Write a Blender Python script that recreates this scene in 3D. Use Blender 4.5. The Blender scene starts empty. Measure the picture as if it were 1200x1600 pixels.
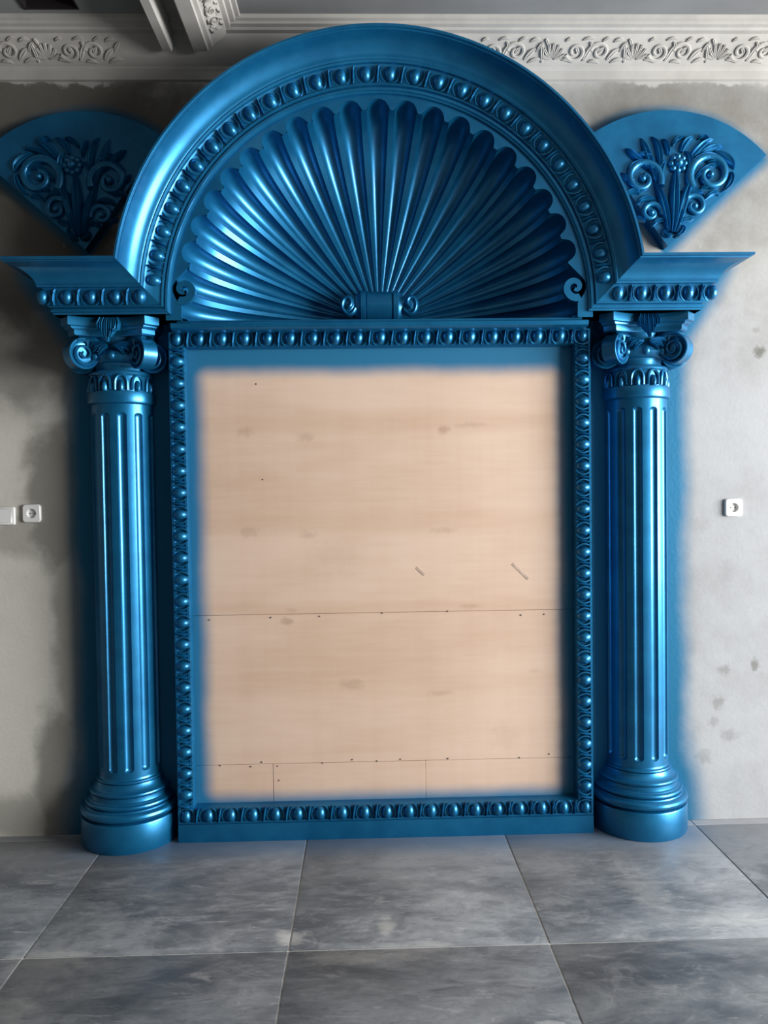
import bpy, bmesh, math, random
from math import sin, cos, pi, radians, sqrt, asin, atan2, exp
from mathutils import Vector, Matrix

random.seed(7)
SC = bpy.context.scene
COL = SC.collection

# ------------------------------------------------------------------ camera
F_PX, CAM_D, CAM_H, CAM_X = 1200.0, 3.2, 1.41, -0.072
YAW, PITCH, ROLL = radians(1.4), radians(-1.45), radians(0.78)
fw = Vector((sin(YAW)*cos(PITCH), cos(YAW)*cos(PITCH), sin(PITCH)))
r0 = fw.cross(Vector((0, 0, 1))).normalized()
u0 = r0.cross(fw)
RT = r0*cos(ROLL) - u0*sin(ROLL)
UP = r0*sin(ROLL) + u0*cos(ROLL)
cd = bpy.data.cameras.new('camera')
cam = bpy.data.objects.new('camera', cd)
COL.objects.link(cam)
cd.sensor_fit = 'HORIZONTAL'
cd.sensor_width = 36.0
cd.lens = 36.0*F_PX/1200.0
cd.clip_start = 0.02
cam.matrix_world = Matrix(((RT.x, UP.x, -fw.x, CAM_X), (RT.y, UP.y, -fw.y, -CAM_D),
                           (RT.z, UP.z, -fw.z, CAM_H), (0, 0, 0, 1)))
SC.camera = cam

# ------------------------------------------------------------------ world, light, exposure
world = bpy.data.worlds.new('world')
SC.world = world
world.use_nodes = True
bg = world.node_tree.nodes['Background']
bg.inputs['Color'].default_value = (0.86, 0.93, 1.0, 1)
bg.inputs['Strength'].default_value = 0.05

def area(name, loc, direction, sx, sy, power, color):
    l = bpy.data.lights.new(name, 'AREA')
    l.shape = 'RECTANGLE'
    l.size, l.size_y, l.energy, l.color = sx, sy, power, color
    o = bpy.data.objects.new(name, l)
    COL.objects.link(o)
    o.location = loc
    o.rotation_euler = Vector(direction).to_track_quat('-Z', 'Y').to_euler()
    return o
# daylight through the big window in the right-hand wall
area('window_daylight', (5.36, -2.75, 1.55), (-1, 0, 0), 3.8, 2.1, 1000, (0.98, 1.0, 1.0))

SC.view_settings.view_transform = 'Standard'
SC.view_settings.look = 'None'
SC.view_settings.gamma = 1.0
SC.view_settings.use_curve_mapping = False
SC.view_settings.exposure = 0.0
SC.cycles.use_denoising = True

# ------------------------------------------------------------------ node helpers
class X:
    """one shader value; arithmetic on it builds math nodes"""
    def __init__(s, nt, sock): s.nt, s.s = nt, sock
    def op(s, o, b=None, c=None, rev=False):
        n = s.nt.nodes.new('ShaderNodeMath'); n.operation = o
        ins = [s, b, c]
        if rev: ins = [b, s, c]
        for i, x in enumerate(ins):
            if x is None: continue
            if isinstance(x, X): s.nt.links.new(x.s, n.inputs[i])
            else: n.inputs[i].default_value = x
        return X(s.nt, n.outputs[0])
    def __add__(s, b): return s.op('ADD', b)
    __radd__ = __add__
    def __mul__(s, b): return s.op('MULTIPLY', b)
    __rmul__ = __mul__
    def __sub__(s, b): return s.op('SUBTRACT', b)
    def __rsub__(s, b): return s.op('SUBTRACT', b, rev=True)
    def __truediv__(s, b): return s.op('DIVIDE', b)
    def abs(s): return s.op('ABSOLUTE')
    def max(s, b): return s.op('MAXIMUM', b)
    def min(s, b): return s.op('MINIMUM', b)
    def sqrt(s): return s.op('SQRT')
    def smooth(s, a, b):
        """0 at a, 1 at b (a may exceed b)"""
        n = s.nt.nodes.new('ShaderNodeMapRange'); n.interpolation_type = 'SMOOTHSTEP'
        s.nt.links.new(s.s, n.inputs[0])
        if a < b: v = (a, b, 0, 1)
        else: v = (b, a, 1, 0)
        for i, x in enumerate(v): n.inputs[i+1].default_value = x
        return X(s.nt, n.outputs[0])

class MatB:
    def __init__(s, name, rough=0.6, metallic=0.0, spec=0.5):
        s.m = bpy.data.materials.new(name); s.m.use_nodes = True
        s.nt = s.m.node_tree
        s.b = s.nt.nodes['Principled BSDF']
        s.b.inputs['Roughness'].default_value = rough
        s.b.inputs['Metallic'].default_value = metallic
        s.b.inputs['Specular IOR Level'].default_value = spec
        g = s.nt.nodes.new('ShaderNodeNewGeometry')
        s.pos = g.outputs['Position']
        sp = s.nt.nodes.new('ShaderNodeSeparateXYZ'); s.nt.links.new(s.pos, sp.inputs[0])
        s.x, s.y, s.z = (X(s.nt, sp.outputs[i]) for i in range(3))
    def noise(s, scale, detail=4, rough=0.55, stretch=(1, 1, 1), dist=0.0):
        mp = s.nt.nodes.new('ShaderNodeMapping'); mp.inputs['Scale'].default_value = stretch
        s.nt.links.new(s.pos, mp.inputs[0])
        n = s.nt.nodes.new('ShaderNodeTexNoise')
        n.inputs['Scale'].default_value = scale; n.inputs['Detail'].default_value = detail
        n.inputs['Roughness'].default_value = rough; n.inputs['Distortion'].default_value = dist
        s.nt.links.new(mp.outputs[0], n.inputs['Vector'])
        return X(s.nt, n.outputs[0])
    def rgb(s, c):
        n = s.nt.nodes.new('ShaderNodeRGB'); n.outputs[0].default_value = (*c, 1); return n.outputs[0]
    def mix(s, a, b, f):
        n = s.nt.nodes.new('ShaderNodeMix'); n.data_type = 'RGBA'
        for sock, v in ((n.inputs[6], a), (n.inputs[7], b)):
            if isinstance(v, tuple): sock.default_value = (*v, 1)
            else: s.nt.links.new(v, sock)
        if isinstance(f, X): s.nt.links.new(f.s, n.inputs[0])
        else: n.inputs[0].default_value = f
        return n.outputs[2]
    def color(s, c):
        if isinstance(c, tuple): s.b.inputs['Base Color'].default_value = (*c, 1)
        else: s.nt.links.new(c, s.b.inputs['Base Color'])
    def put(s, name, v):
        s.nt.links.new(v.s, s.b.inputs[name])
    def bump(s, v, strength=0.2, dist=0.01):
        n = s.nt.nodes.new('ShaderNodeBump')
        n.inputs['Strength'].default_value = strength; n.inputs['Distance'].default_value = dist
        s.nt.links.new(v.s, n.inputs['Height']); s.nt.links.new(n.outputs[0], s.b.inputs['Normal'])
    def spots(s, lst, axes, warp, soft=0.35):
        """union of soft blotches (a, b, ra, rb, strength) in the plane of the two axes"""
        a, b = axes; out = None
        for (ca, cb, ra, rb, k) in lst:
            d = (((a - ca) * (1/ra)).op('POWER', 2.0) + ((b - cb) * (1/rb)).op('POWER', 2.0)).sqrt() + warp
            v = d.smooth(1.0 + soft, 1.0 - soft) * k
            out = v if out is None else out.max(v)
        return out

BLUE = (0.012, 0.155, 0.34)

def mat_paint():
    m = MatB('blue_pearl_paint', 0.36, 0.66, 0.4)
    m.b.inputs['Coat Weight'].default_value = 0.35
    m.b.inputs['Coat Roughness'].default_value = 0.2
    n = m.noise(9, 5)
    m.color(m.mix((0.004, 0.119, 0.270), (0.008, 0.160, 0.338), n.smooth(0.3, 0.7)))
    m.put('Roughness', m.noise(26, 4) * 0.06 + 0.35)
    m.bump(m.noise(160, 3), 0.10, 0.002)
    return m.m

def mat_wall():
    m = MatB('cement_plaster', 0.92, 0, 0.2)
    x, z = m.x, m.z
    big = m.noise(1.6, 6, 0.6); mid = m.noise(6, 6, 0.65); fine = m.noise(60, 4, 0.6)
    base = m.mix((0.23, 0.215, 0.195), (0.345, 0.335, 0.32), (big*0.6 + mid*0.4).smooth(0.36, 0.62))
    base = m.mix(base, (0.25, 0.23, 0.20), (mid*0.7 + fine*0.3).smooth(0.56, 0.74) * 0.5)
    base = m.mix(base, (0.66, 0.63, 0.56), x.smooth(-1.05, -1.5)*z.smooth(2.05, 1.6)*(0.55+big*0.4))  # lower left painted paler to make up for weak light there
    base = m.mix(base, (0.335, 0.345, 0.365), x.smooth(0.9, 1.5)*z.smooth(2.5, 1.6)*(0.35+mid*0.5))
    # dark plaster: dampness, with arch and block shadow painted in at upper left
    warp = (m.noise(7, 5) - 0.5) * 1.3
    damp_shade = m.spots([(-1.33, 1.42, 0.16, 0.30, 0.75), (-1.42, 1.25, 0.20, 0.10, 0.45), (-1.36, 0.2, 0.10, 0.35, 0.7),
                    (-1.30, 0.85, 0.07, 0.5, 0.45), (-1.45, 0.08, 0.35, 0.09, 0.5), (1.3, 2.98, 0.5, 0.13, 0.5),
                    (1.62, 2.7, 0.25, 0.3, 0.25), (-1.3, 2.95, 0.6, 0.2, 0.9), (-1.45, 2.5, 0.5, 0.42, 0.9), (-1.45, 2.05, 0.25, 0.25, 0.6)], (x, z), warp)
    w2 = (m.noise(38, 4, 0.65) - 0.5)*3.0
    marks = m.spots([(1.59, 1.98, 0.022, 0.022, 1.0), (1.575, 2.07, 0.015, 0.012, .4), (1.57, 0.66, 0.016, 0.022, .8), (1.44, 0.64, 0.022, 0.018, .5),
                     (1.41, 0.5, 0.024, 0.024, .5), (1.46, 0.36, 0.034, 0.022, .4), (1.39, 0.42, 0.018, 0.02, .4), (1.35, 0.27, 0.03, 0.025, .4),
                     (1.45, 1.05, 0.03, 0.05, .2), (1.33, 1.25, 0.05, 0.03, .15)], (x, z), w2, 0.6)
    damp_shade = damp_shade.max(marks*0.8)
    base = m.mix(base, (0.085, 0.078, 0.062), damp_shade*0.9)
    # pale putty smeared under the cornice
    putty = (z + (m.noise(5, 6, 0.65) - 0.5)*0.16).smooth(3.085, 3.10)
    scr = m.noise(30, 3, 0.5, (1, 1, 0.35)).smooth(0.70, 0.76)
    base = m.mix(base, (0.37, 0.355, 0.335), putty.max(scr*0.35))
    # blue overspray round the carved woodwork
    nz = (m.noise(3, 3) - 0.5)
    ax = x.abs() + nz*0.07
    low = ax - z.smooth(0.5, 0.0)*0.07
    a = low.smooth(1.335, 1.20) * z.smooth(2.2, 2.1)
    wid = ax - (z - 2.0).max(0.0).min(0.32)*0.62
    b = wid.smooth(1.33, 1.23) * (z + nz*0.05).smooth(2.38, 2.32)
    dx = x.abs() - 1.186; dz = z - 2.405
    rr = (dx*dx + dz*dz).sqrt() + nz*0.04
    e1 = dz*0.743 - dx*0.669 + nz*0.03
    e2 = dz*0.574 + dx*0.819
    c = rr.smooth(0.615, 0.555) * e1.smooth(-0.06, 0.0) * e2.smooth(-0.02, 0.0)
    dz2 = z - 2.14
    d = (x*x + dz2*dz2).sqrt().smooth(1.06, 1.02) * z.smooth(2.0, 2.1)
    mask = a.max(b).max(c).max(d)
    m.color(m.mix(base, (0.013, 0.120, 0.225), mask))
    m.put('Roughness', mask * -0.42 + 0.92)
    m.put('Metallic', mask * 0.30)
    m.bump(fine*0.5 + mid*0.8, 0.25, 0.006)
    return m.m

def mat_plywood():
    m = MatB('plywood', 0.7, 0, 0.3)
    x, z = m.x, m.z
    band = m.noise(1.2, 5, 0.55, (0.6, 1, 1.6)); grain = m.noise(7, 6, 0.6, (0.6, 1, 7.0))
    ven = m.noise(14, 3, 0.5, (2.0, 1, 0.05))
    c = m.mix((0.51, 0.345, 0.245), (0.60, 0.44, 0.34), (band*0.74 + ven*0.09 + grain*0.17).smooth(0.34, 0.62))
    warp = (m.noise(9, 4) - 0.5)*1.0
    # darker rotary-cut grain bands, the same figure three times over
    bands = m.spots([(0.05, 1.70, 0.95, 0.045, 0.5), (0.1, 1.29, 0.95, 0.045, 0.5), (0.0, 0.935, 0.95, 0.028, 0.45),
                     (0.05, 0.62, 0.9, 0.05, 0.3)], (x, z), warp*0.5, 0.6)
    c = m.mix(c, (0.44, 0.265, 0.16), bands*0.55)
    wk = (m.noise(34, 6, 0.75) - 0.5)*3.6
    knots = m.spots([(-0.56, 1.665, .03, .016, .5), (-0.31, 1.64, .028, .016, .5), (0.255, 1.66, .022, .014, .8), (0.37, 1.685, .05, .010, .4),
                     (-0.545, 1.255, .03, .018, .45), (-0.305, 1.24, .03, .015, .5), (0.25, 1.25, .045, .012, .4),
                     (-0.405, 0.885, .024, .012, .8), (-0.38, 0.93, .03, .008, .4), (0.36, 0.935, .04, .008, .5),
                     (-0.14, 0.62, .04, .018, .5), (0.22, 0.575, .045, .010, .45), (0.62, 0.66, .02, .008, .3),
                     (0.5, 0.38, .05, .05, .22), (-0.21, 1.15, .10, .06, .20)], (x, z), wk, 0.7)
    c = m.mix(c, (0.24, 0.145, 0.085), knots*0.5)
    # overspray from the frame on all four sides
    nz = (m.noise(3, 3) - 0.5)*0.035
    ex = x.abs() + nz
    ez = (z - 1.035).abs() + nz
    qx = (ex - 0.695).max(0.0); qz = (ez - 0.835).max(0.0)
    q = (qx*qx + qz*qz).sqrt()
    mask = q.smooth(-0.005, 0.078)
    c = m.mix(c, (0.014, 0.13, 0.25), mask)
    m.color(c)
    m.put('Roughness', mask * -0.15 + 0.7)
    m.bump(grain, 0.08, 0.002)
    return m.m

def mat_tile():
    m = MatB('grey_stone_tile', 0.42, 0, 0.4)
    x, y = m.x, m.y
    st = (0.55, 1.3, 1)
    big = m.noise(2.2, 8, 0.68, st, 0.6); vein = m.noise(6, 8, 0.7, st, 1.2); dust = m.noise(1.1, 5, 0.6)
    c = m.mix((0.072, 0.084, 0.098), (0.225, 0.240, 0.255), (big*0.6 + vein*0.4).smooth(0.38, 0.62))
    c = m.mix(c, (0.42, 0.42, 0.42), vein.smooth(0.60, 0.72)*0.35)
    c = m.mix(c, (0.33, 0.335, 0.345), dust.smooth(0.50, 0.72)*0.45)
    scuff = m.noise(16, 8, 0.75, (0.35, 1.5, 1), 1.5)
    c = m.mix(c, (0.40, 0.40, 0.40), scuff.smooth(0.55, 0.68)*0.5)
    c = m.mix(c, (0.045, 0.050, 0.056), scuff.smooth(0.45, 0.32)*0.55)
    mott = m.noise(9, 8, 0.75, (0.7, 1.1, 1), 0.8)
    c = m.mix(c, (0.075, 0.085, 0.10), mott.smooth(0.50, 0.36)*0.45)
    c = m.mix(c, (0.27, 0.28, 0.29), mott.smooth(0.52, 0.66)*0.45)
    # plaster dust swept toward the wall, with some blue overspray
    near = (y + (m.noise(4, 4) - 0.5)*0.25).smooth(-0.50, -0.05)
    c = m.mix(c, (0.30, 0.30, 0.31), near*0.65)
    warp = (m.noise(20, 6, 0.7, (0.6, 1.4, 1)) - 0.5)*4.2
    sc = m.spots([(-.33, -.79, .045, .035, .8), (-.02, -.74, .02, .05, .6), (.36, -1.32, .03, .03, .8), (-1.05, -.87, .12, .04, .6),
                  (-.12, -.90, .16, .03, .5), (.05, -.86, .12, .025, .4), (.9, -.55, .06, .14, .35), (1.15, -.75, .14, .04, .3), (-1.1, -1.1, .09, .05, .5)], (x, y), warp, 0.7)
    c = m.mix(c, (0.46, 0.45, 0.43), sc*0.7)
    sp = x.abs().smooth(1.36, 1.2) * (y + (m.noise(6, 3) - 0.5)*0.08).smooth(-0.30, -0.12)
    c = m.mix(c, (0.06, 0.14, 0.25), sp*0.55)
    m.color(c)
    m.put('Roughness', vein*0.4 + 0.32)
    m.bump(vein, 0.06, 0.003)
    return m.m

def mat_plain(name, col, rough=0.6, var=0.12, scale=8, spec=0.4, bump=0.1):
    m = MatB(name, rough, 0, spec)
    n = m.noise(scale, 5, 0.6)
    dk = tuple(v*(1-var) for v in col); lt = tuple(min(1, v*(1+var)) for v in col)
    m.color(m.mix(dk, lt, n.smooth(0.3, 0.7)))
    if bump: m.bump(m.noise(scale*9, 3), bump, 0.002)
    return m.m

PAINT = mat_paint()
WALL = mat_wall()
PLY = mat_plywood()
TILE = mat_tile()
def mat_grout():
    m = MatB('dusty_grout', 0.92, 0, 0.2)
    n = m.noise(4, 6, 0.7)
    c = m.mix((0.20, 0.205, 0.21), (0.56, 0.55, 0.52), n.smooth(0.28, 0.50) * m.x.smooth(0.95, 0.6) * m.y.smooth(-0.15, -0.7))
    m.color(c); return m.m
GROUT = mat_grout()
GYPSUM = mat_plain('dusty_white_gypsum', (0.35, 0.33, 0.305), 0.85, 0.10, 5)
CEIL = mat_plain('grey_ceiling_board', (0.20, 0.20, 0.20), 0.9, 0.10, 3)
DARK = mat_plain('dark_void', (0.012, 0.008, 0.008), 0.95, 0.2, 6)
PLASTIC = mat_plain('white_plastic', (0.72, 0.71, 0.69), 0.35, 0.03, 12, 0.5, 0.0)
STEEL = mat_plain('dull_nail_steel', (0.10, 0.085, 0.07), 0.6, 0.2, 40)
GREYTAPE = mat_plain('grey_wood_sliver', (0.42, 0.31, 0.25), 0.8, 0.15, 60)
PLAIN = mat_plain('side_wall_plaster', (0.15, 0.14, 0.125), 0.92, 0.15, 3)

# ------------------------------------------------------------------ mesh helpers
class MB:
    def __init__(s): s.v, s.f = [], []
    def add(s, vs, fs):
        k = len(s.v); s.v += [tuple(p) for p in vs]; s.f += [tuple(i+k for i in f) for f in fs]; return s
    def grid(s, rows, close_u=False, close_v=False):
        n, m = len(rows), len(rows[0]); fs = []
        for i in range(n if close_v else n-1):
            for j in range(m if close_u else m-1):
                a, b = i*m+j, i*m+(j+1) % m
                c, d = ((i+1) % n)*m+(j+1) % m, ((i+1) % n)*m+j
                fs.append((a, b, c, d))
        return s.add([p for r in rows for p in r], fs)
    def fan(s, pts): return s.add(pts, [tuple(range(len(pts)))])
    def box(s, x0, x1, y0, y1, z0, z1):
        v = [(x, y, z) for x in (x0, x1) for y in (y0, y1) for z in (z0, z1)]
        return s.add(v, [(0, 1, 3, 2), (4, 6, 7, 5), (0, 4, 5, 1), (2, 3, 7, 6), (0, 2, 6, 4), (1, 5, 7, 3)])
    def bevbox(s, x0, x1, y0, y1, z0, z1, r=0.004, yfront=True):
        """box against a surface at y1, front edges at y0 chamfered, corners rounded"""
        def ring(i, y, rr):
            out = []
            for (cx, cz, a0) in ((x1-i-rr, z1-i-rr, 0), (x0+i+rr, z1-i-rr, 90), (x0+i+rr, z0+i+rr, 180), (x1-i-rr, z0+i+rr, 270)):
                for k in range(4):
                    a = radians(a0+30*k); out.append((cx+rr*cos(a), y, cz+rr*sin(a)))
            return out
        R = max(r*1.6, 0.002)
        rows = [ring(0, y1, R), ring(0, y0+r, R), ring(r*0.3, y0+r*0.3, R), ring(r, y0, max(R-r*.5, .001))]
        s.grid(rows, close_u=True); return s.fan(rows[-1])
    def prism(s, poly, y0, y1, back=False):
        n = len(poly)
        s.grid([[(x, y1, z) for x, z in poly], [(x, y0, z) for x, z in poly]], close_u=True)
        s.fan([(x, y0, z) for x, z in poly])
        if back: s.fan([(x, y1, z) for x, z in poly])
        return s
    def lathe(s, prof, cx, cy, a0=0.0, a1=2*pi, n=32):
        """prof (r,z); angle 0 faces -Y, +90 faces +X"""
        full = abs(a1-a0-2*pi) < 1e-6
        m = n if full else n+1
        rows = [[(cx+r*sin(a0+(a1-a0)*j/n), cy-r*cos(a0+(a1-a0)*j/n), z) for j in range(m)] for r, z in prof]
        return s.grid(rows, close_u=full)
    def tube(s, pts, rad, n=8, flat=1.0, caps=True):
        """tapered tube; flat squashes it along Y"""
        P = [Vector(p) for p in pts]; rows = []
        up = Vector((0, 1, 0))
        for i, p in enumerate(P):
            t = (P[min(i+1, len(P)-1)] - P[max(i-1, 0)]).normalized()
            a = up - t*up.dot(t)
            if a.length < 1e-4: a = Vector((1, 0, 0)) - t*t.x
            a.normalize(); b = t.cross(a)
            r = rad[i] if hasattr(rad, '__len__') else rad
            rows.append([p + a*(r*flat*cos(2*pi*k/n)) + b*(r*sin(2*pi*k/n)) for k in range(n)])
        s.grid(rows, close_u=True)
        if caps: s.fan(rows[0]); s.fan(rows[-1])
        return s
    def dome(s, c, rx, ry, rz, nu=10, nv=4, point=0.0):
        """half ellipsoid bulging to -Y, optionally pointed toward -Z"""
        rows = []
        for i in range(nv+1):
            ph = (pi/2)*i/nv
            k = cos(ph) if i < nv else 0.02
            row = []
            for j in range(nu):
                a = 2*pi*j/nu
                w = 1 - point*max(0, -sin(a))**2*0 - point*0.5*(1-sin(a))*abs(cos(a))*0.6
                row.append((c[0]+rx*k*cos(a)*w, c[1]-ry*sin(ph), c[2]+rz*k*sin(a)))
            rows.append(row)
        s.grid(rows, close_u=True); return s.fan(rows[-1])
    def leaf(s, path, width, h, y=0.0, lift=None, vein=0.65):
        """ridged leaf lying on the plane y: path of (x,z), half widths, height"""
        n = len(path); rows = []
        for i, (px, pz) in enumerate(path):
            a = path[max(i-1, 0)]; b = path[min(i+1, n-1)]
            tx, tz = b[0]-a[0], b[1]-a[1]; L = max(1e-6, sqrt(tx*tx+tz*tz)); nx, nz = -tz/L, tx/L
            w = width[i]; k = lift[i] if lift else 0.0
            hh = h*min(1.0, w/max(width)*1.2+0.1)
            rows.append([(px+nx*w*u, y-k-hh*v, pz+nz*w*u) for u, v in ((-1, -0.1), (-.85, .55), (-.45, 1), (0, vein), (.45, 1), (.85, .55), (1, -0.1))])
        return s.grid(rows)
    def map(s, fn): s.v = [tuple(fn(*p)) for p in s.v]; return s
    def mesh(s, name, mat, smooth=35):
        me = bpy.data.meshes.new(name)
        bm = bmesh.new()
        vs = [bm.verts.new(p) for p in s.v]
        for f in s.f:
            try: bm.faces.new([vs[i] for i in f])
            except ValueError: pass
        bmesh.ops.remove_doubles(bm, verts=bm.verts, dist=1e-5)
        bmesh.ops.recalc_face_normals(bm, faces=bm.faces)
        bm.to_mesh(me); bm.free()
        me.materials.append(mat)
        if smooth:
            me.polygons.foreach_set('use_smooth', [True]*len(me.polygons))
            me.set_sharp_from_angle(angle=radians(smooth))
        return me
    def build(s, name, mat, parent=None, smooth=35):
        return place(name, s.mesh(name, mat, smooth), parent)

def place(name, me, parent=None, loc=(0, 0, 0), rot=(0, 0, 0)):
    """loc is a world position; roots are unrotated empties"""
    o = bpy.data.objects.new(name, me); COL.objects.link(o)
    base = Vector((0, 0, 0)); p = parent
    while p is not None: base += p.location; p = p.parent
    o.location = Vector(loc) - base
    o.rotation_euler = rot
    o.parent = parent
    return o

def thing(name, label, cat, loc, group=None):
    o = bpy.data.objects.new(name, None); COL.objects.link(o)
    o.location = loc; o.empty_display_size = 0.1
    o['label'] = label; o['category'] = cat; o['kind'] = 'thing'
    if group: o['group'] = group
    return o

def struct(o, label=None):
    o['kind'] = 'structure'
    if label: o['label'] = label
    return o

# ------------------------------------------------------------------ main dimensions
ZC = 2.14                        # centre of the arch
R_IN = 0.815                     # inner radius of the archivolt
PLATE_Y = -0.18                  # face of the scalloped plate
RV, DOME = 0.757, 0.34           # shell radius at the fillets, shell depth
CX = 1.064                       # column axis, left and right
XL, XR, YB, ZT = -4.4, 5.4, -5.0, 3.27

# ------------------------------------------------------------------ room shell
def build_room():
    # back wall with a half-round hole where the shell niche goes through
    w = MB()
    hole = [(0.83*cos(pi*i/40), ZC+0.83*sin(pi*i/40)) for i in range(41)]
    hole = [(0.83, 2.07)] + hole + [(-0.83, 2.07)]
    top = ZT+0.05
    def outer(x, z):
        dx, dz = x, z-2.07
        k = 9e9
        if abs(dx) > 1e-6: k = min(k, (XR if dx > 0 else -XL)/abs(dx))
        if dz > 1e-6: k = min(k, (top-2.07)/dz)
        return dx*k, 2.07+dz*k
    hp = sorted(hole, key=lambda p: atan2(p[1]-2.07, p[0]))
    ext = []
    for a in (atan2(top-2.07, XR), pi-atan2(top-2.07, -XL)):
        ext.append(a)
    inner = []
    for p in hp: inner.append((atan2(p[1]-2.07, p[0]), p))
    for a in ext:
        for (a1, p1), (a2, p2) in zip(inner[:-1], inner[1:]):
            if a1 < a < a2:
                t = (a-a1)/(a2-a1); inner.append((a, (p1[0]+(p2[0]-p1[0])*t, p1[1]+(p2[1]-p1[1])*t))); break
        inner.sort(key=lambda t: t[0])
    rows = [[(p[0], 0, p[1]) for _, p in inner], []]
    for a, p in inner:
        x, z = outer(cos(a), 2.07+sin(a)); rows[1].append((x, 0, z))
    w.grid(rows)
    w.fan([(XL, 0, 0), (XR, 0, 0), (XR, 0, 2.07), (XL, 0, 2.07)])
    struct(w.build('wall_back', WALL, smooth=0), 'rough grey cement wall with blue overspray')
    # backing added behind the niche to stop light leaking through
    w = MB()
    w.grid([[(p[0], 0, p[1]) for _, p in inner], [(p[0]*1.06, 0.30, p[1]+0.04) for _, p in inner]])
    w.fan([(-0.9, 0.30, 2.0), (0.9, 0.30, 2.0), (0.9, 0.30, 3.1), (-0.9, 0.30, 3.1)])
    w.fan([(-0.83, 0, 2.07), (0.83, 0, 2.07), (0.9, 0.30, 2.07), (-0.9, 0.30, 2.07)])
    struct(w.build('wall_niche', PLAIN, smooth=0), 'backing added behind the shell against light leaks')
    # left wall
    l = MB().box(XL-0.12, XL, YB, 0, 0, ZT)
    struct(l.build('wall_left', PLAIN, smooth=0))
    # right wall with a large window opening
    r = MB()
    y0, y1, z0, z1 = -4.70, -0.80, 0.45, 2.65
    r.box(XR, XR+0.14, YB, y0, 0, ZT); r.box(XR, XR+0.14, y1, 0, 0, ZT)
    r.box(XR, XR+0.14, y0, y1, 0, z0); r.box(XR, XR+0.14, y0, y1, z1, ZT)
    struct(r.build('wall_right', PLAIN, smooth=0))
    wf = MB()
    for a, b in ((y0, y0+0.05), (y1-0.05, y1)): wf.box(XR+0.03, XR+0.10, a, b, z0, z1)
    for a, b in ((z0, z0+0.05), (z1-0.05, z1)): wf.box(XR+0.03, XR+0.10, y0, y1, a, b)
    struct(wf.build('window_1', GYPSUM, smooth=0))
    # floor slab of pale grout and tiles with open joints
    fl = MB().box(XL, XR, YB, 0.0, -0.12, -0.0025).build('floor', GROUT, smooth=0)
    struct(fl, 'dusty grey stone tiled floor')
    S, G = 0.81, 0.006
    tm = MB().bevbox(-S/2+G/2, S/2-G/2, -0.0, 0.006, -S/2+G/2, S/2-G/2, 0.0008)
    tm.map(lambda x, y, z: (x, z, -y))
    tile = tm.mesh('tile', TILE, 30)
    for i in range(-3, 4):
        for j in range(0, 4):
            cx, cy = -0.328+S*(i+0.5), -0.858+S*(0.5-j)
            if cx-S/2 < XL or cx+S/2 > XR: continue
            if j == 0:
                continue
            place('tile', tile, fl, (cx, cy, 0.0))
        # the row against the wall is a full tile, then a cut sliver
        cx = -0.328+S*(i+0.5)
        if cx-S/2 < XL or cx+S/2 > XR: continue
        place('tile', tile, fl, (cx, -0.858+S/2, 0.0))
        place('tile', CUT, fl, (cx, -0.0235, 0.0))
    # ceiling with a square opening in the left bay
    c = MB()
    hx0, hx1, hy0, hy1 = -1.345, -1.135, -0.42, -0.197
    for (a, b, d, e) in ((XL, hx0, YB, 0.3), (hx1, XR, YB, 0.3), (hx0, hx1, YB, hy0), (hx0, hx1, hy1, 0.3)):
        c.box(a, b, d, e, ZT, ZT+0.06)
    ce = struct(c.build('ceiling', CEIL, smooth=0), 'grey ceiling with a dark square opening at left')
    MB().box(hx0-.02, hx1+.02, hy0-.02, hy1+.02, ZT+0.06, ZT+0.4).build('opening_shaft', DARK, ce, 0)
    fr = MB()
    for (a, b, d, e) in ((hx0, hx0+.012, hy0, hy1), (hx1-.004, hx1, hy0, hy1), (hx0, hx1, hy1-.004, hy1)):
        fr.box(a, b, d, e, ZT-0.004, ZT+0.06)
    fr.build('opening_edge', DARK, ce, 0)

cm = MB().box(-0.403, 0.403, -0.0215, 0.0215, -0.006, 0.0)
CUT = cm.mesh('cut_tile', TILE, 0)
build_room()

# ------------------------------------------------------------------ cornice and beam
CPROF = [(0.0, 3.098), (-0.014, 3.100), (-0.018, 3.132), (-0.024, 3.138), (-0.026, 3.148), (-0.034, 3.152),
         (-0.096, 3.216), (-0.104, 3.222), (-0.108, 3.230), (-0.128, 3.232), (-0.134, 3.240), (-0.150, 3.243), (-0.152, 3.252), (-0.165, 3.256), (-0.168, ZT)]

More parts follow.
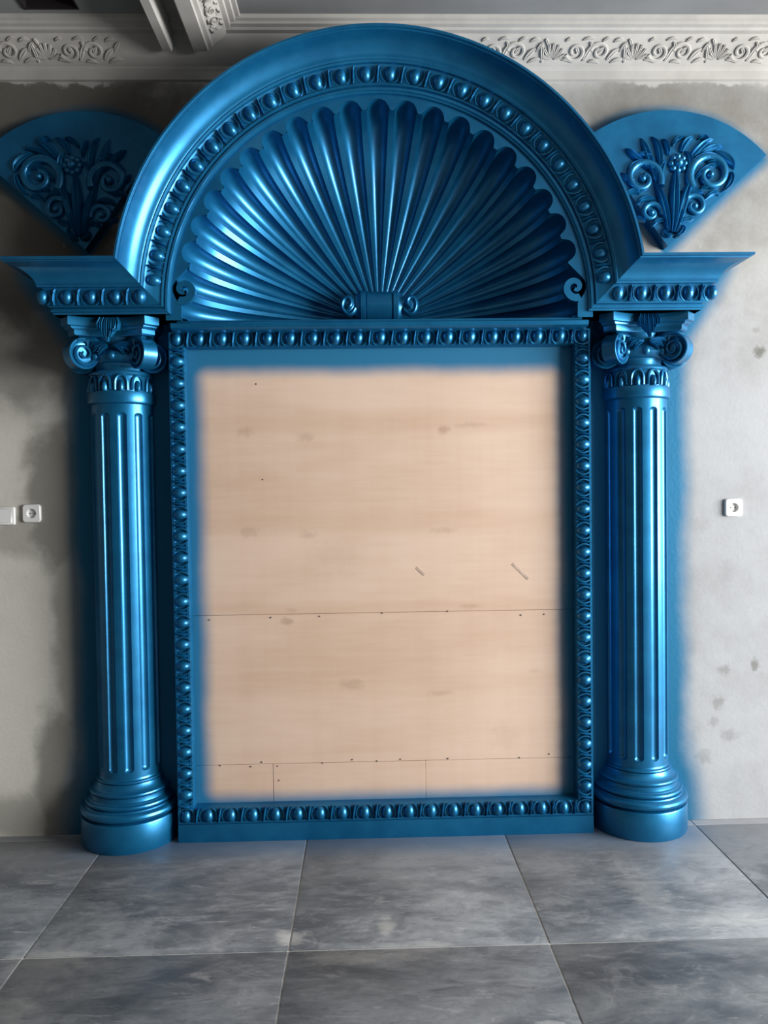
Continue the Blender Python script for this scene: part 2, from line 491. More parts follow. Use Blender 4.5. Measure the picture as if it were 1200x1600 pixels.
def relief_motif():
    """one length of leaf-and-shell relief, local x along the run, z across, -y outward"""
    m = MB()
    for k in range(-3, 4):                      # shell
        a = radians(90+k*24)
        m.leaf([(-0.11+0.008*cos(a), -0.030+0.008*sin(a)), (-0.11+.03*cos(a), -0.030+0.034*sin(a)), (-0.11+0.044*cos(a), -0.028+0.058*sin(a))], [0.003, 0.007, 0.005], 0.010)
    def scroll(cx, cz, r, d, turns=1.35, a0=200):
        pts, rad = [], []
        for i in range(22):
            t = i/21; a = radians(a0+d*360*turns*t); q = r*(1-0.78*t)
            pts.append((cx+q*cos(a), -0.004, cz+q*sin(a))); rad.append(0.0085*(1-0.5*t))
        m.tube(pts, rad, 6, 0.9)
    scroll(-0.03, 0.0, 0.036, 1)
    scroll(0.055, 0.0, 0.034, -1, 1.3, 170)
    for (x0, z0, x1, z1, w) in ((-0.075, -0.03, -0.035, -0.042, .008), (0.0, -0.034, 0.03, 0.03, .010), (0.02, -0.038, 0.06, -0.044, .008),
                                (0.085, -0.03, 0.125, 0.012, .011), (0.10, -0.040, 0.150, -0.030, .009), (0.10, 0.034, 0.135, 0.040, .009),
                                (-0.01, 0.04, 0.03, 0.044, .007), (0.125, 0.0, 0.150, 0.034, .008), (-0.07, 0.036, -0.045, 0.042, .007), (-0.145, -0.04, -0.155, 0.03, .008), (-0.13, 0.02, -0.145, 0.044, .006), (0.03, 0.0, 0.015, 0.036, .007), (0.06, 0.036, 0.09, 0.046, .007), (0.05, -0.005, 0.07, 0.012, .008), (-0.02, -0.01, -0.035, 0.012, .008)):
        pth = [(x0+(x1-x0)*t, z0+(z1-z0)*t + 0.008*sin(pi*t)) for t in (0, .25, .5, .75, 1)]
        m.leaf(pth, [w*.35, w*.9, w, w*.7, w*.15], 0.010)
    return m

def build_cornice():
    motif = relief_motif().mesh('acanthus_relief', GYPSUM, 50)
    tilt = atan2(0.062, 0.064)
    def run(name, x0, x1, label):
        c = MB()
        c.grid([[(x, y, z) for (y, z) in CPROF] for x in (x0, x1)])
        o = struct(c.build(name, GYPSUM), label)
        step = 0.338
        n = int((x1-x0)/step)
        for k in range(n):
            if -0.98 < x0+0.17+step*k < -0.5: continue
            place('acanthus_relief', motif, o, (x0+0.17+step*k, -0.065, 3.184), (tilt, 0, 0)).scale = (1.15, 0.7, 1.0)
        return o
    run('trim_1', XL, XR, 'white gypsum cornice with leaf relief running along the top of the wall')
    # beam casing running out from the wall: left lip, open trough, right member, stepped mouldings
    b = MB()
    prof = [(-0.845, ZT), (-0.845, 3.165), (-0.812, 3.165), (-0.806, 3.172), (-0.800, ZT-0.012), (-0.735, ZT-0.012), (-0.728, 3.170),
            (-0.722, 3.163), (-0.668, 3.165), (-0.664, 3.175), (-0.650, 3.180), (-0.646, 3.190), (-0.596, 3.226), (-0.590, 3.234), (-0.574, 3.238),
            (-0.570, 3.247), (-0.552, 3.250), (-0.548, 3.258), (-0.532, 3.260), (-0.530, ZT)]
    b.grid([[(x, y, z) for (x, z) in prof] for y in (YB, -0.10)])
    o = struct(b.build('trim_2', GYPSUM, smooth=30), 'white moulded beam casing running out from the wall over the arch')
    for k in range(4):
        r = place('acanthus_relief', motif, o, (-0.621, -0.27-0.24*k, 3.208), (radians(54), 0, radians(90)))
        r.scale = (0.7, 0.8, 0.62)
build_cornice()

# ------------------------------------------------------------------ egg and dart
def egg_mesh():
    m = MB()
    m.dome((0, 0.002, 0.001), 0.0255, 0.026, 0.0295, 12, 4, 0.35)
    return m.mesh('egg', PAINT, 60)
def dart_mesh():
    m = MB()
    # slanted leaf between the eggs and a thin shell rim on either side of it
    m.leaf([(-0.003, -0.031), (-0.002, -0.014), (0.0, 0.004), (0.003, 0.020), (0.006, 0.031)], [0.002, 0.006, 0.0075, 0.006, 0.003], 0.020, 0.002, None, 1.25)
    for s in (-1, 1):
        pts = []
        for i in range(7):
            a = radians(-62+124*i/6)
            pts.append((s*(0.0445-0.0345*cos(a)), -0.003-0.006*cos(a), -0.036*sin(a)*(-1)))
        m.tube(pts, [0.0018, 0.003, 0.0036, 0.0038, 0.0036, 0.003, 0.002], 5, 1.3)
    return m.mesh('dart', PAINT, 50)
EGG, DART = egg_mesh(), dart_mesh()

def egg(parent, x, y, z, ang=0.0):
    place('egg', EGG, parent, (x, y, z), (0, ang, 0))
def dart(parent, x, y, z, ang=0.0):
    place('dart', DART, parent, (x, y, z), (0, ang, 0))

# ------------------------------------------------------------------ arch surround
# profile (t outward from the inner edge, projection from the wall)
COVE = []
for _i in range(15):                      # hollow between the egg row and the rim
    _s = radians(14+66*_i/14)
    COVE.append((0.109+0.057*(sin(_s)-sin(radians(14)))/(sin(radians(80))-sin(radians(14))), 0.238+0.084*(cos(radians(14))-cos(_s))/(cos(radians(14))-cos(radians(80)))))
APROF = [(0.0, 0.15), (0.0, 0.190), (0.007, 0.193), (0.009, 0.198), (0.017, 0.199), (0.019, 0.192), (0.023, 0.192), (0.026, 0.203), (0.031, 0.204),
         (0.033, 0.199), (0.060, 0.206), (0.088, 0.216), (0.094, 0.222), (0.095, 0.234), (0.102, 0.238), (0.104, 0.236),
         (0.107, 0.236)] + COVE + [(0.170, 0.3235), (0.171, 0.331), (0.173, 0.334), (0.181, 0.334), (0.182, 0.330), (0.182, 0.0)]
BZ = 2.112                       # soffit height of the side blocks
EGG_T = 0.062
EGG_Y = -0.207

def arch_a0(t): return asin((BZ+t-ZC)/(R_IN+t))

def build_arch():
    root = thing('arch_surround', 'large blue painted half-round arch moulding over the shell', 'arch', (0, 0, BZ))
    a = MB()
    N = 96
    rows = []
    for i in range(N+1):
        row = []
        for (t, d) in APROF:
            q0 = arch_a0(t); q = q0 + (pi-2*q0)*i/N
            r = R_IN+t
            row.append((r*cos(q), -d, ZC+r*sin(q)))
        rows.append(row)
    a.grid(rows)
    a.build('archivolt', PAINT, root, 32)
    # eggs and darts round the arch
    st = radians(6.2); re = R_IN+EGG_T
    for k in range(28):
        q = pi/2 + (k-13.5)*st
        egg(root, re*cos(q), EGG_Y, ZC+re*sin(q), pi/2-q)
        if k < 27:
            q2 = q + st/2
            dart(root, re*cos(q2), EGG_Y, ZC+re*sin(q2), pi/2-q2)
    # side blocks: the same moulding turned level, mitred into the arch
    for s in (1, -1):
        b = MB()
        rows = [[], [], []]
        for (t, d) in APROF:
            q0 = arch_a0(t); r = R_IN+t
            xi = r*cos(q0); xo = 1.262 + (d-0.19)*0.98
            if t == APROF[0][0] and d < 0.17: d, xo = 0.02, 1.262-0.03
            rows[0].append((s*xi, -d, BZ+t)); rows[1].append((s*xo, -d, BZ+t)); rows[2].append((s*xo, 0, BZ+t))
        b.grid(rows)
        # soffit and top board
        b.fan([(s*0.815, -0.19, BZ), (s*1.262, -0.19, BZ), (s*1.262, 0, BZ), (s*0.815, 0, BZ)])
        zt = BZ+0.182
        b.fan([(s*0.985, -0.33, zt), (s*1.399, -0.33, zt), (s*1.399, 0, zt), (s*0.985, 0, zt)])
        o = b.build('entablature_block', PAINT, root, 32)
        for k in range(5):
            x = 0.925+0.0925*k
            egg(o, s*x, EGG_Y, BZ+EGG_T)
            if k < 4: dart(o, s*(x+0.046), EGG_Y, BZ+EGG_T)
    # scalloped plate
    dl = radians(8.2); half = dl/2; fl = 0.78
    p_in, p_out = [], []
    q_start = pi/2 - 9.5*dl
    n = 19*14
    for i in range(n+1):
        q = q_start + 19*dl*i/n
        u = (((q-q_start)/dl) % 1.0)*2-1
        c = 0.0
        if abs(u) < fl: c = fl*half*RV*sqrt(1-(u/fl)**2)
        r = RV+c
        p_in.append((r*cos(q), ZC+r*sin(q))); p_out.append(((R_IN+.012)*cos(q), ZC+(R_IN+.012)*sin(q)))
    m = MB()
    m.grid([[(x, PLATE_Y+0.022, z) for x, z in p_in], [(x, PLATE_Y+0.002, z) for x, z in p_in], [(x+0.0*z, PLATE_Y, z) for x, z in p_in], [(x, PLATE_Y, z) for x, z in p_out]])
    for s in (1, -1):      # foot of the plate below the last scallop
        zz = [ZC+RV*sin(q_start), 2.245, 2.225, 2.205, 2.185, 2.165, 2.145, 2.12, 2.09]
        xi = [RV*cos(q_start), 0.795, 0.808, 0.809, 0.803, 0.790, 0.775, 0.775, 0.775]
        m.grid([[(s*x, PLATE_Y+0.022, z) for x, z in zip(xi, zz)], [(s*x, PLATE_Y, z) for x, z in zip(xi, zz)],
                [(s*(0.835 if z < 2.2 else 0.827*cos(asin((z-ZC)/0.827))), PLATE_Y, z) if i else (s*0.827*cos(q_start), PLATE_Y, ZC+0.827*sin(q_start)) for i, z in enumerate(zz)]])
    pl = m.build('scalloped_plate', PAINT, root, 32)
    for s in (1, -1):      # curled end of the plate
        cu = MB(); A, B = [], []
        for i in range(34):
            t = i/33
            a = radians(-62 - 415*t)
            r = 0.0435*(1-t)+0.006*t; w = 0.0150*(1-t)+0.0075*t
            cx, cz = 0.766, 2.207
            A.append((s*(cx+(r+w)*cos(a)), cz+(r+w)*sin(a))); B.append((s*(cx+max(r-w, 0)*cos(a)), cz+max(r-w, 0)*sin(a)))
        yb, yf = PLATE_Y+0.022, PLATE_Y-0.001
        cu.grid([[(x, yb, z) for x, z in A], [(x, yf, z) for x, z in A], [(x, yf, z) for x, z in B], [(x, yb, z) for x, z in B]])
        cu.build('curl', PAINT, pl, 32)
build_arch()

# ------------------------------------------------------------------ shell niche
def build_shell():
    root = thing('shell_niche', 'deep blue scallop shell niche of radiating flutes inside the arch', 'shell', (0, 0, 2.1))
    dl = radians(8.2); fl = 0.78
    us = [-1, -fl*1.0001] + [fl*sin(pi*(-0.5+k/12)) for k in range(0, 13)] + [fl*1.0001, 1]
    def flute(qc):
        m = MB(); rows = []
        for j in range(27):
            t = j/26
            ph = pi/2 - (pi/2-0.10)*t
            row = []
            r_ = RV*sin(ph); d_ = DOME*cos(ph)
            nr, nd = sin(ph)/RV, cos(ph)/DOME
            L = sqrt(nr*nr+nd*nd); nr, nd = nr/L, nd/L
            c0 = fl*dl/2*r_
            for u in us:
                c = c0*sqrt(max(0, 1-(u/fl)**2)) if abs(u) < fl else 0.0
                r = r_ + c*nr; d = d_ + c*nd
                q = qc + u*dl/2
                x, z = r*cos(q), ZC+r*sin(q)
                row.append((x, PLATE_Y+0.004+d, max(z, 2.093)))
            rows.append(row)
        return m.grid(rows).build('flute', PAINT, root, 28)
    for k in range(-11, 12):
        flute(pi/2 + k*dl)
    f = MB().box(-0.80, 0.80, PLATE_Y+0.03, 0.24, 2.085, 2.0945)
    f.build('niche_floor', PAINT, root, 0)
    # scroll clasp at the centre where the flutes meet
    hy, hz = 0.10, 2.20
    h = MB()
    prof = []
    for i in range(15):
        a = radians(-100+200*i/14); rr = 0.072
        if i in (5, 9): rr = 0.068
        prof.append((-rr*cos(a)*0.75, rr*sin(a)))
    def slab(x0, x1, k, k0=None):
        k0 = k0 or k
        h.grid([[(x0, hy+y*k0, hz+z*k0) for y, z in prof], [(x1, hy+y*k, hz+z*k) for y, z in prof]])
    slab(-0.052, 0.052, 0.93)
    for s in (-1, 1):
        slab(s*0.052, s*0.056, 0.86, 0.93); slab(s*0.056, s*0.060, 1.0, 0.86); slab(s*0.060, s*0.078, 1.0); slab(s*0.078, s*0.083, 0.88, 1.0)
        slab(s*0.083, s*0.100, 0.80, 0.88)
        h.fan([(s*0.10, hy+y*0.8, hz+z*0.8) for y, z in prof])
    hub = h.build('hub_clasp', PAINT, root, 40)
    for s in (-1, 1):
        v = MB(); pts, rad = [], []
        for i in range(30):
            t = i/29; a = radians(200+ 430*t); r = 0.040*(1-0.72*t)
            pts.append((s*(0.132+r*cos(a)*0.8), hy-0.035-0.02*t, hz+0.004+r*1.15*sin(a))); rad.append(0.0115*(1-0.25*t))
        v.tube(pts, rad, 8, 1.2)
        v.dome((s*0.132, hy-0.035, hz+0.004), 0.030, 0.014, 0.042, 12, 3)
        v.build('volute', PAINT, hub, 45)
build_shell()

# ------------------------------------------------------------------ picture-frame moulding and plywood
FX, FZT, FZB = 0.850, 2.066, 0.072
FPROF = [(0.0, 0.0), (0.0, 0.092), (0.003, 0.096), (0.010, 0.096), (0.013, 0.086), (0.050, 0.080), (0.052, 0.087), (0.060, 0.086), (0.064, 0.074), (0.066, 0.042)]
def build_frame():
    root = thing('panel_frame', 'tall blue rectangular frame moulding around the bare plywood', 'frame', (0, 0, 0))
    def corner(t, ix, iz):
        return (ix*(FX-t), (FZT-t) if iz > 0 else (FZB+t))
    order = [(-1, -1), (-1, 1), (1, 1), (1, -1)]
    for i in range(4):
        a, b = order[i], order[(i+1) % 4]
        m = MB()
        rows = []
        for (ix, iz) in (a, b):
            row = []
            for (t, d) in FPROF:
                x, z = corner(t, ix, iz); row.append((x, -d, z))
            rows.append(row)
        m.grid(rows)
        if i == 3:
            pass
        m.build('rail', PAINT, root, 30)
    MB().box(-0.848, 0.848, -0.100, 0.0, 0.0, FZB+0.001).build('base_strip', PAINT, root, 0)
    lg = MB()
    lp = [(-0.0, 2.058), (-0.150, 2.058), (-0.158, 2.062), (-0.165, 2.064), (-0.168, 2.080), (-0.165, 2.0835), (0.0, 2.0835)]
    lg.grid([[(x, y, z) for y, z in lp] for x in (-0.822, 0.822)])
    for x in (-0.822, 0.822): lg.fan([(x, y, z) for y, z in lp])
    lg.build('ledge', PAINT, root, 30)
    ex, ez0, ez1, ey = FX-0.032, FZB+0.032, FZT-0.032, -0.084
    n = 19; sp = 2*ex/(n-1)*1.0
    for k in range(n):
        x = -ex+sp*k
        for z, r in ((ez1, 0), (ez0, pi)):
            egg(root, x, ey, z, r)
            if k < n-1: dart(root, x+sp/2, ey, z, r if r == 0 else 0)
    nv = 23; sv = (ez1-ez0)/(nv-1)
    for s in (-1, 1):
        for k in range(nv):
            z = ez0+sv*k
            if 0 < k < nv-1: egg(root, s*ex, ey, z, s*pi/2)
            if k < nv-1: dart(root, s*ex, ey, z+sv/2, s*pi/2)
build_frame()

def build_plywood():
    root = thing('plywood_panel', 'bare pale plywood panel with blue overspray round its edges', 'panel', (0, -0.02, 0.07))
    g = 0.0006
    sheets = [(-0.795, 0.795, 0.915, 2.01), (-0.795, 0.795, 0.294, 0.915), (-0.795, -0.468, 0.075, 0.294), (-0.468, 0.163, 0.075, 0.294), (0.163, 0.795, 0.075, 0.294)]
    for i, (x0, x1, z0, z1) in enumerate(sheets):
        off = (0.0, 0.0012, 0.0008, 0.0, 0.0016)[i]
        MB().bevbox(x0+g, x1-g, -0.040+off, -0.022, z0+g, z1-g, 0.0012).build('sheet', PLY, root, 0)
    nm = MB().dome((0, 0, 0), 0.0035, 0.0016, 0.0035, 8, 2).mesh('nail_head', STEEL, 60)
    for x in (-0.70, -0.47, -0.22, 0.0, 0.25, 0.52, 0.70):
        for z in (0.905, 0.303):
            place('nail_head', nm, root, (x+random.uniform(-.05, .05), -0.0402, z+random.uniform(-.012, .012)))
    for (x, z) in ((-0.56, 0.285), (-0.45, 0.285), (-0.14, 0.305), (0.06, 0.302), (-0.445, 0.225), (-0.51, 1.86), (-0.49, 1.47)):
        place('nail_head', nm, root, (x, -0.0402, z))
    for (x, z, L, a) in ((0.153, 1.083, 0.046, 43), (0.567, 1.076, 0.092, 45)):
        s = MB().bevbox(-L/2, L/2, -0.0018, 0.0, -0.006, 0.006, 0.001).mesh('wood_sliver', GREYTAPE, 0)
        place('wood_sliver', s, root, (x, -0.0395, z), (0, radians(a), 0))
build_plywood()

# ------------------------------------------------------------------ fluted half columns
AZ = [radians(a) for a in (-75, -45, -15, 15, 45, 75)]
def build_column(s):
    side = 'left' if s < 0 else 'right'
    lab = ('blue fluted half column left of the plywood, on the light switch side' if s < 0 else
           'blue fluted half column right of the plywood, beside the lone wall socket')
    cx = s*CX
    root = thing('fluted_column', lab, 'column', (cx, 0, 0), 'blue fluted columns flanking the frame')
    A0, A1 = radians(-90), radians(90)
    # drum plinth
    MB().lathe([(0.02, 0.0), (0.198, 0.0), (0.200, 0.004), (0.200, 0.108), (0.197, 0.114), (0.175, 0.116)], cx, 0, A0, A1, 40).build('plinth', PAINT, root, 30)
    # base mouldings
    pr = [(0.15, 0.113), (0.172, 0.116), (0.176, 0.120)]
    def torus(r, z, h, b, n=7): return [(r+b*cos(radians(-90+180*i/(n-1))), z+h*0.5*sin(radians(-90+180*i/(n-1)))) for i in range(n)]
    pr += torus(0.172, 0.138, 0.036, 0.018) + [(0.170, 0.160), (0.166, 0.162)] + torus(0.160, 0.173, 0.020, 0.011)
    pr += [(0.158, 0.186), (0.152, 0.189), (0.150, 0.198), (0.150, 0.206)] + torus(0.146, 0.216, 0.018, 0.009) + [(0.143, 0.227), (0.137, 0.232), (0.130, 0.242), (0.127, 0.252)]
    pr += torus(0.122, 0.259, 0.012, 0.007, 5) + [(0.120, 0.267), (0.118, 0.275)]
    pr = [(r*1.065, z) for r, z in pr]
    MB().lathe(pr, cx, 0, A0, A1, 40).build('base_moulding', PAINT, root, 30)
    # shaft with six flutes, round ended
    RS, ZB, ZTP, w0, dep = 0.126, 0.298, 1.742, radians(8.2), 0.0125
    zb, ze = 0.272, 1.785
    wz = RS*w0
    zs = [zb, ZB-0.001] + [ZB+wz*(1-cos(radians(90*i/6))) for i in range(7)] + [0.6, 0.95, 1.3, 1.55] + [ZTP-wz*(1-cos(radians(90*i/6))) for i in range(6, -1, -1)] + [ZTP+0.001, ze]
    offs = [-1.9, -1.3] + [-1.0, -0.92, -0.75, -0.5, -0.2, 0.2, 0.5, 0.75, 0.92, 1.0] + [1.3]
    angs = []
    for a in AZ: angs += [(a+o*w0, o) for o in offs]
    angs = [(A0, 9)] + [t for t in angs if A0 < t[0] < A1] + [(A1, 9)]
    m = MB(); rows = []
    for z in zs:
        row = []
        for (a, o) in angs:
            e = 1.0
            if abs(o) < 1.0 and ZB <= z <= ZTP:
                zz = 0.0
                if z < ZB+wz: zz = (ZB+wz-z)/wz
                elif z > ZTP-wz: zz = (z-ZTP+wz)/wz
                e = min(1.0, o*o+zz*zz)
            r = RS - dep*sqrt(max(0, 1-e))
            row.append((cx+r*sin(a), -r*cos(a), z))
        rows.append(row)
    m.grid(rows).build('shaft', PAINT, root, 32)
    # necking collar
    MB().lathe([(0.124, 1.776), (0.130, 1.778), (0.1365, 1.783), (0.138, 1.787), (0.138, 1.822), (0.136, 1.827), (0.122, 1.829)], cx, 0, A0, A1, 36).build('collar', PAINT, root, 30)
    # little arched hoods over the flutes
    hm = MB(); pts = []
    for i in range(13):
        a = radians(-10+200*i/12)
        pts.append((0.0235*cos(a), -0.004, 0.010+0.034*sin(a)) if 0 < i < 12 else (0.0235*(1 if i == 0 else -1), -0.002, -0.016))
    hm.tube(pts, 0.0055, 6, 1.0)
    hm.dome((0, 0.002, -0.004), 0.0135, 0.020, 0.030, 10, 3)
    hood = hm.mesh('neck_arch', PAINT, 50)
    MB().lathe([(0.121, 1.826), (0.121, 1.89), (0.126, 1.895), (0.129, 1.902), (0.126, 1.909), (0.112, 1.913)], cx, 0, A0, A1, 36).build('neck', PAINT, root, 30)
    for a in AZ:
        place('neck_arch', hood, root, (cx+0.121*sin(a), -0.121*cos(a), 1.848), (0, 0, a))
    # capital
    c = MB().lathe([(0.108, 1.91), (0.106, 1.925), (0.112, 1.94), (0.128, 1.952), (0.135, 1.966), (0.130, 1.982), (0.116, 1.992), (0.108, 2.0), (0.112, 2.03), (0.122, 2.055)], cx, 0, A0, A1, 36).build('capital', PAINT, root, 30)
    def abacus_plan(k):
        P = []
        def arc(p, q, bow, n=8):
            px, pz = p; qx, qz = q
            mx, mz = bow
            for i in range(n+1):
                t = i/n; P.append(((1-t)**2*px+2*t*(1-t)*mx+t*t*qx, (1-t)**2*pz+2*t*(1-t)*mz+t*t*qz))
        arc((-0.172*k, 0.0), (-0.192*k, -0.140*k), (-0.150*k, -0.09*k), 5)
        arc((-0.148*k, -0.184*k), (0.148*k, -0.184*k), (0.0, -0.090*k), 12)
        arc((0.192*k, -0.140*k), (0.172*k, 0.0), (0.150*k, -0.09*k), 5)
        return P
    ab = MB(); rows = []
    for k, z in ((0.62, 2.040), (0.86, 2.041), (0.885, 2.046), (0.885, 2.062), (0.92, 2.065), (0.945, 2.070), (0.945, 2.074), (1.0, 2.078), (1.0, 2.108), (0.985, 2.1115)):
        rows.append([(cx+x, y, z) for x, y in abacus_plan(k)])
    ab.grid(rows); ab.fan(rows[0]); ab.fan(rows[-1])
    ab.build('abacus', PAINT, c, 30)
    # volutes on the two front diagonals and against the wall
    def volute_mesh():
        """disc in the xz plane (axis y), spiral ridges on both faces"""
        m = MB(); R, T = 0.061, 0.031
        prof = [(0.0, 0.62), (0.30, 0.62), (0.62, 0.66), (0.80, 0.74), (0.88, 0.96), (0.95, 1.0), (1.0, 0.93), (1.0, 0.5), (0.965, 0.0)]
        full = [(r*R+0.0002, -t*T) for r, t in prof] + [(r*R+0.0002, t*T) for r, t in reversed(prof[:-1])]
        rows = [[(r*cos(2*pi*j/28), t, r*sin(2*pi*j/28)) for j in range(28)] for r, t in full]
        m.grid(rows, close_u=True)
        for f in (-1, 1):
            pts, rad = [], []
            for i in range(40):
                t = i/39; a = radians(60+700*t); q = R*0.90*(1-0.86*t)
                pts.append((q*cos(a), f*T*(0.80+0.22*t), q*sin(a))); rad.append(0.0068*(1-0.35*t))
            m.tube(pts, rad, 6, 1.3)
            m.leaf([(-0.02, 0.052), (0.0, 0.036), (0.012, 0.022)], [0.004, 0.010, 0.004], 0.012, f*T*0.5) if f < 0 else None
            for q0 in (95, 125, 155):
                a = radians(q0)
                pts = [(R*k*cos(a+(1-k)*0.9), f*T*0.92, R*k*sin(a+(1-k)*0.9)) for k in (0.90, 0.72, 0.55)]
                m.tube(pts, [0.009, 0.007, 0.003], 6, 1.0)
        return m.mesh('volute', PAINT, 45)
    vm = volute_mesh()
    for d in (-1, 1):
        az = d*radians(45)
        rd = 0.172
        # the disc's x axis points outward along the diagonal
        place('volute', vm, c, (cx+rd*sin(az), -rd*cos(az), 1.972), (0, 0, az-pi/2))
        place('volute', vm, c, (cx+d*0.140, -0.034, 1.966), (0, 0, 0 if d > 0 else pi))
    # stalks from the bell out to the volutes
    for d in (-1, 1):
        az = d*radians(45)
        m = MB(); pts, rad = [], []
        for i in range(9):
            t = i/8; rr = 0.09+0.085*t
            pts.append((cx+rr*sin(az*(0.55+0.45*t)), -rr*cos(az*(0.55+0.45*t)), 1.985+0.045*sin(t*2.0))); rad.append(0.016+0.008*t)
        m.tube(pts, rad, 8); m.build('stalk', PAINT, c, 45)
    # eggs on the ovolo and the hanging leaf on the abacus
    em = MB().dome((0, 0.002, 0), 0.017, 0.014, 0.019, 10, 3).mesh('capital_egg', PAINT, 60)
    for a in (-68, -34, 0, 34, 68):
        a = radians(a); place('capital_egg', em, c, (cx+0.134*sin(a), -0.134*cos(a), 1.966), (0, 0, a))
    lf = MB()
    for o, L in ((-0.036, 0.045), (-0.018, 0.068), (0.0, 0.088), (0.018, 0.068), (0.036, 0.045)):
        lf.leaf([(cx+o*0.8, 2.108), (cx+o, 2.085), (cx+o*0.95, 2.085-L*0.5), (cx+o*0.6, 2.098-L)], [0.008, 0.0115, 0.0105, 0.005], 0.020, -0.140, [0.004, 0.012, 0.018, 0.030])
    lf.build('abacus_leaf', PAINT, c, 50)
    for d in (-1, 1):                       # half palmettes lying over the bell
        pm = MB()
        for i, (L, e) in enumerate(((0.075, 4), (0.062, -14), (0.046, -34))):
            a0 = radians(e)
            pm.leaf([(0.0, 0.0), (d*L*.4*cos(a0), L*.4*sin(a0)+0.006), (d*L*.75*cos(a0), L*.75*sin(a0)+0.004), (d*L*cos(a0), L*sin(a0)-0.008)], [0.005, 0.011, 0.010, 0.003], 0.014)
        pm.map(lambda x, y, z: (cx+d*0.012+x, -0.132+y+abs(x)*0.1, 2.004+z))
        pm.build('palmette', PAINT, c, 50)
for s in (-1, 1): build_column(s)

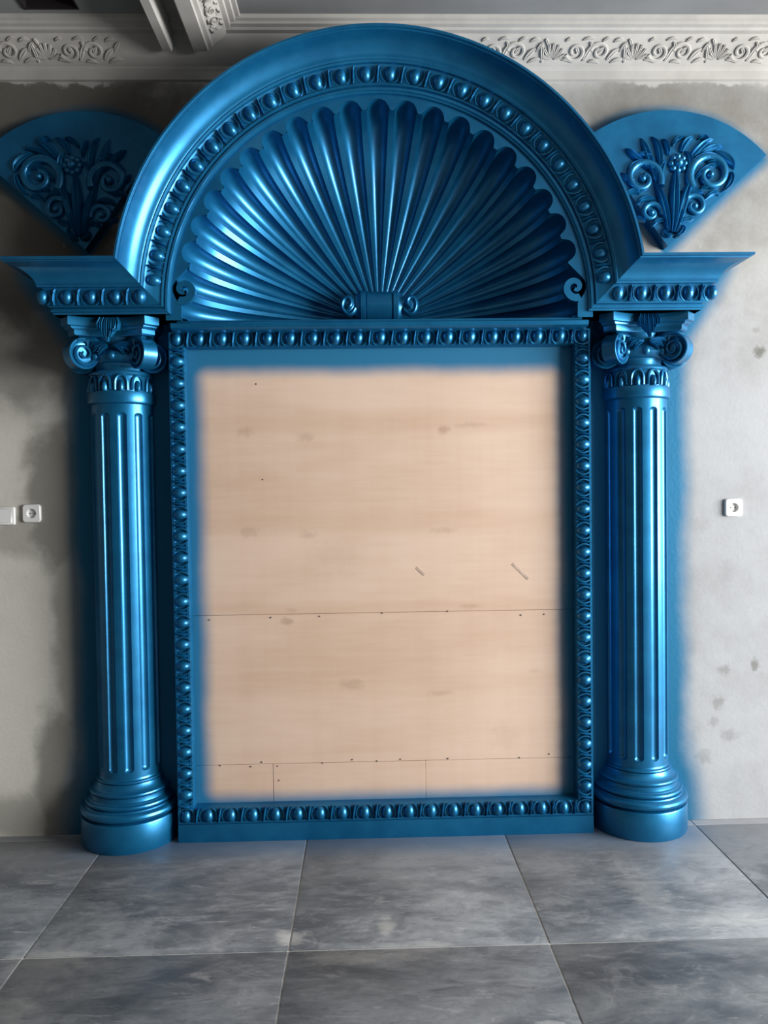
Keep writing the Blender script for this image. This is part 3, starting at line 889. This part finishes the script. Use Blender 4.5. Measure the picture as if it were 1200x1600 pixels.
# ------------------------------------------------------------------ carved fan ornaments
def build_fan(s):
    ax, az = 1.186, 2.405
    lab = ('carved blue fan-shaped ornament in shadow high beside the left of the arch' if s < 0 else
           'carved blue fan-shaped ornament in daylight high beside the right of the arch')
    root = thing('fan_ornament', lab, 'ornament', (s*ax, 0, az), 'carved fan ornaments beside the arch')
    R = 0.552
    poly = [(0.0, 0.0)] + [(R*cos(radians(a)), R*sin(radians(a))) for a in range(42, 127, 3)]
    poly = [(s*(ax+x), az+z) for x, z in poly]
    MB().prism(poly, -0.050, 0.0).build('fan_board', PAINT, root, 30)
    Y = -0.050
    K = 0.55/206.0                        # carving drawn on the board in its own units
    def L(x, y): return (s*(ax+(x-1040)*K), az+(388-y)*K)
    def bez(p, n=12):
        out = []
        k = len(p)-1
        for i in range(n+1):
            t = i/n; q = [Vector(v) for v in p]
            while len(q) > 1: q = [q[j]*(1-t)+q[j+1]*t for j in range(len(q)-1)]
            out.append((q[0].x, q[0].y))
        return out
    def leaf(name, pts, w, h=0.020, lift=0.0):
        P = [L(*p) for p in bez(pts)]
        n = len(P)
        W = [w*K*max(0.08, sin(pi*(0.10+0.88*i/(n-1)))**0.8) for i in range(n)]
        MB().leaf(P, W, h, Y, [lift]*n, 0.6).build(name, PAINT, root, 50)
    def scroll(cx, cy, r, a0, turns, d, w):
        pts, rad = [], []
        N = 34
        for i in range(N):
            t = i/(N-1); a = radians(a0)+d*2*pi*turns*t; q = r*(1-0.80*t)
            x, z = L(cx+q*cos(a), cy-q*sin(a)); pts.append((x, Y-0.004-0.006*t, z)); rad.append(w*K*(1-0.45*t))
        m = MB().tube(pts, rad, 8, 1.1)
        x, z = L(cx, cy); m.dome((x, Y, z), 0.017, 0.026, 0.017, 10, 3)
        m.build('scroll', PAINT, root, 50)
    # stem fan
    leaf('stem_leaf', [(1046, 368), (1050, 330), (1048, 300), (1052, 268)], 9, 0.030)
    leaf('stem_leaf', [(1050, 368), (1060, 335), (1066, 305), (1078, 282)], 8, 0.026)
    leaf('stem_leaf', [(1040, 366), (1036, 335), (1030, 312), (1018, 290)], 8, 0.026)
    # rosette
    rx, rz = L(1055, 263)
    m = MB()
    for k in range(8):
        a = 2*pi*k/8
        m.dome((rx+0.028*cos(a), Y, rz+0.028*sin(a)), 0.0155, 0.020, 0.0155, 8, 3)
    ro = m.build('rosette', PAINT, root, 60)
    MB().dome((rx, Y-0.004, rz), 0.021, 0.030, 0.021, 12, 4).build('rosette_bead', PAINT, ro, 60)
    # big scrolls
    scroll(1105, 280, 34, 215, 1.35, -1, 7.5)
    scroll(1000, 286, 30, -20, 1.25, 1, 6.5)
    scroll(1080, 328, 20, 200, 1.3, -1, 5.5)
    scroll(1013, 338, 17, -10, 1.2, 1, 5)
    # acanthus leaves reaching outward
    for pts, w in (([(1022, 292), (1012, 262), (1006, 240), (998, 224)], 7), ([(1026, 280), (1030, 250), (1026, 232), (1014, 222)], 6),
                   ([(1010, 272), (992, 252), (982, 246), (974, 240)], 6), ([(1004, 258), (986, 262), (978, 268), (980, 280)], 5),
                   ([(1040, 250), (1040, 238), (1036, 230), (1030, 226)], 5), ([(1060, 246), (1062, 232), (1070, 226), (1080, 222)], 6),
                   ([(1074, 256), (1086, 240), (1096, 230), (1110, 226)], 7), ([(1086, 250), (1104, 240), (1114, 234), (1126, 240)], 6),
                   ([(1112, 246), (1130, 250), (1140, 260), (1142, 272)], 7), ([(1138, 276), (1140, 290), (1134, 300), (1122, 306)], 5.5),
                   ([(1080, 290), (1092, 270), (1106, 262), (1120, 268)], 5), ([(1060, 306), (1074, 300), (1086, 304), (1096, 312)], 5.5),
                   ([(1096, 318), (1104, 308), (1112, 304), (1118, 312)], 4.5), ([(996, 308), (986, 302), (978, 304), (972, 312)], 5),
                   ([(1020, 318), (1006, 312), (996, 316), (990, 326)], 5), ([(1036, 352), (1026, 346), (1018, 350), (1014, 360)], 4.5),
                   ([(1054, 356), (1066, 346), (1076, 350), (1080, 344)], 5), ([(1086, 226), (1092, 220), (1098, 222), (1104, 232)], 4),
                   ([(1030, 300), (1022, 276), (1030, 262), (1040, 258)], 6), ([(1068, 292), (1078, 268), (1074, 250), (1066, 244)], 6), ([(1018, 262), (1010, 250), (1000, 246), (990, 250)], 5),
                   ([(1100, 262), (1116, 258), (1128, 268), (1130, 282)], 5), ([(1090, 300), (1100, 296), (1112, 298), (1120, 290)], 4.5), ([(988, 286), (978, 290), (972, 284), (968, 276)], 4.5),
                   ([(1046, 236), (1050, 226), (1058, 222), (1066, 224)], 4.5), ([(1004, 352), (996, 344), (990, 348), (990, 340)], 4), ([(1046, 372), (1036, 374), (1030, 366), (1034, 360)], 5), ([(1050, 374), (1060, 372), (1066, 362), (1062, 356)], 5)):
        leaf('acanthus_leaf', pts, w)
for s in (-1, 1): build_fan(s)

# ------------------------------------------------------------------ electrical fittings
def socket(x, z, label):
    root = thing('wall_socket', label, 'socket', (x, 0, z-0.036), 'white wall sockets')
    m = MB(); h = 0.0365
    def ring(hw, y, rr, n=4):
        out = []
        for (sx, sz, a0) in ((1, 1, 0), (-1, 1, 90), (-1, -1, 180), (1, -1, 270)):
            for k in range(n):
                a = radians(a0+90*k/(n-1)); out.append((x+sx*(hw-rr)+rr*cos(a), y, z+sz*(hw-rr)+rr*sin(a)))
        return out
    def circ(r, y): return [(x+r*cos(2*pi*(k+0.5)/16), y, z+r*sin(2*pi*(k+0.5)/16)) for k in range(16)]
    m.grid([ring(h, 0, .011), ring(h, -0.010, .011), ring(h-0.003, -0.013, .009), circ(0.020, -0.013)], close_u=True)
    m.build('face_plate', PLASTIC, root, 30)
    w = MB(); w.grid([circ(0.020, -0.013), circ(0.0185, -0.0005)], close_u=True); w.fan(circ(0.0185, -0.0005))
    o = w.build('socket_well', PLASTIC, root, 30)
    p = MB()
    for dx in (-0.0095, 0.0095):
        p.lathe([(0.0001, -0.0), (0.0028, -0.0)], 0, 0, 0, 2*pi, 8)
        p.v[-16:] = [(x+dx+q[0], -0.0009, z+q[1]) for q in p.v[-16:]]
    p.build('pin_hole', DARK, root, 0)
socket(-1.443, 1.344, 'white square wall socket between the light switch and the column')
socket(1.477, 1.327, 'white square wall socket alone on the bright wall')
sw = thing('light_switch', 'white rocker light switch cut off by the picture edge', 'switch', (-1.548, 0, 1.30))
MB().bevbox(-1.588, -1.512, -0.011, 0.0, 1.298, 1.372, 0.004).build('face_plate', PLASTIC, sw, 40)
rk = MB()
rk.grid([[(x, y, z) for x in (-1.576, -1.524)] for (y, z) in ((-0.010, 1.308), (-0.019, 1.309), (-0.013, 1.335), (-0.011, 1.361), (-0.010, 1.362))])
for x in (-1.576, -1.524): rk.fan([(x, y, z) for (y, z) in ((-0.010, 1.308), (-0.019, 1.309), (-0.013, 1.335), (-0.011, 1.361), (-0.010, 1.362))])
rk.build('rocker', PLASTIC, sw, 20)
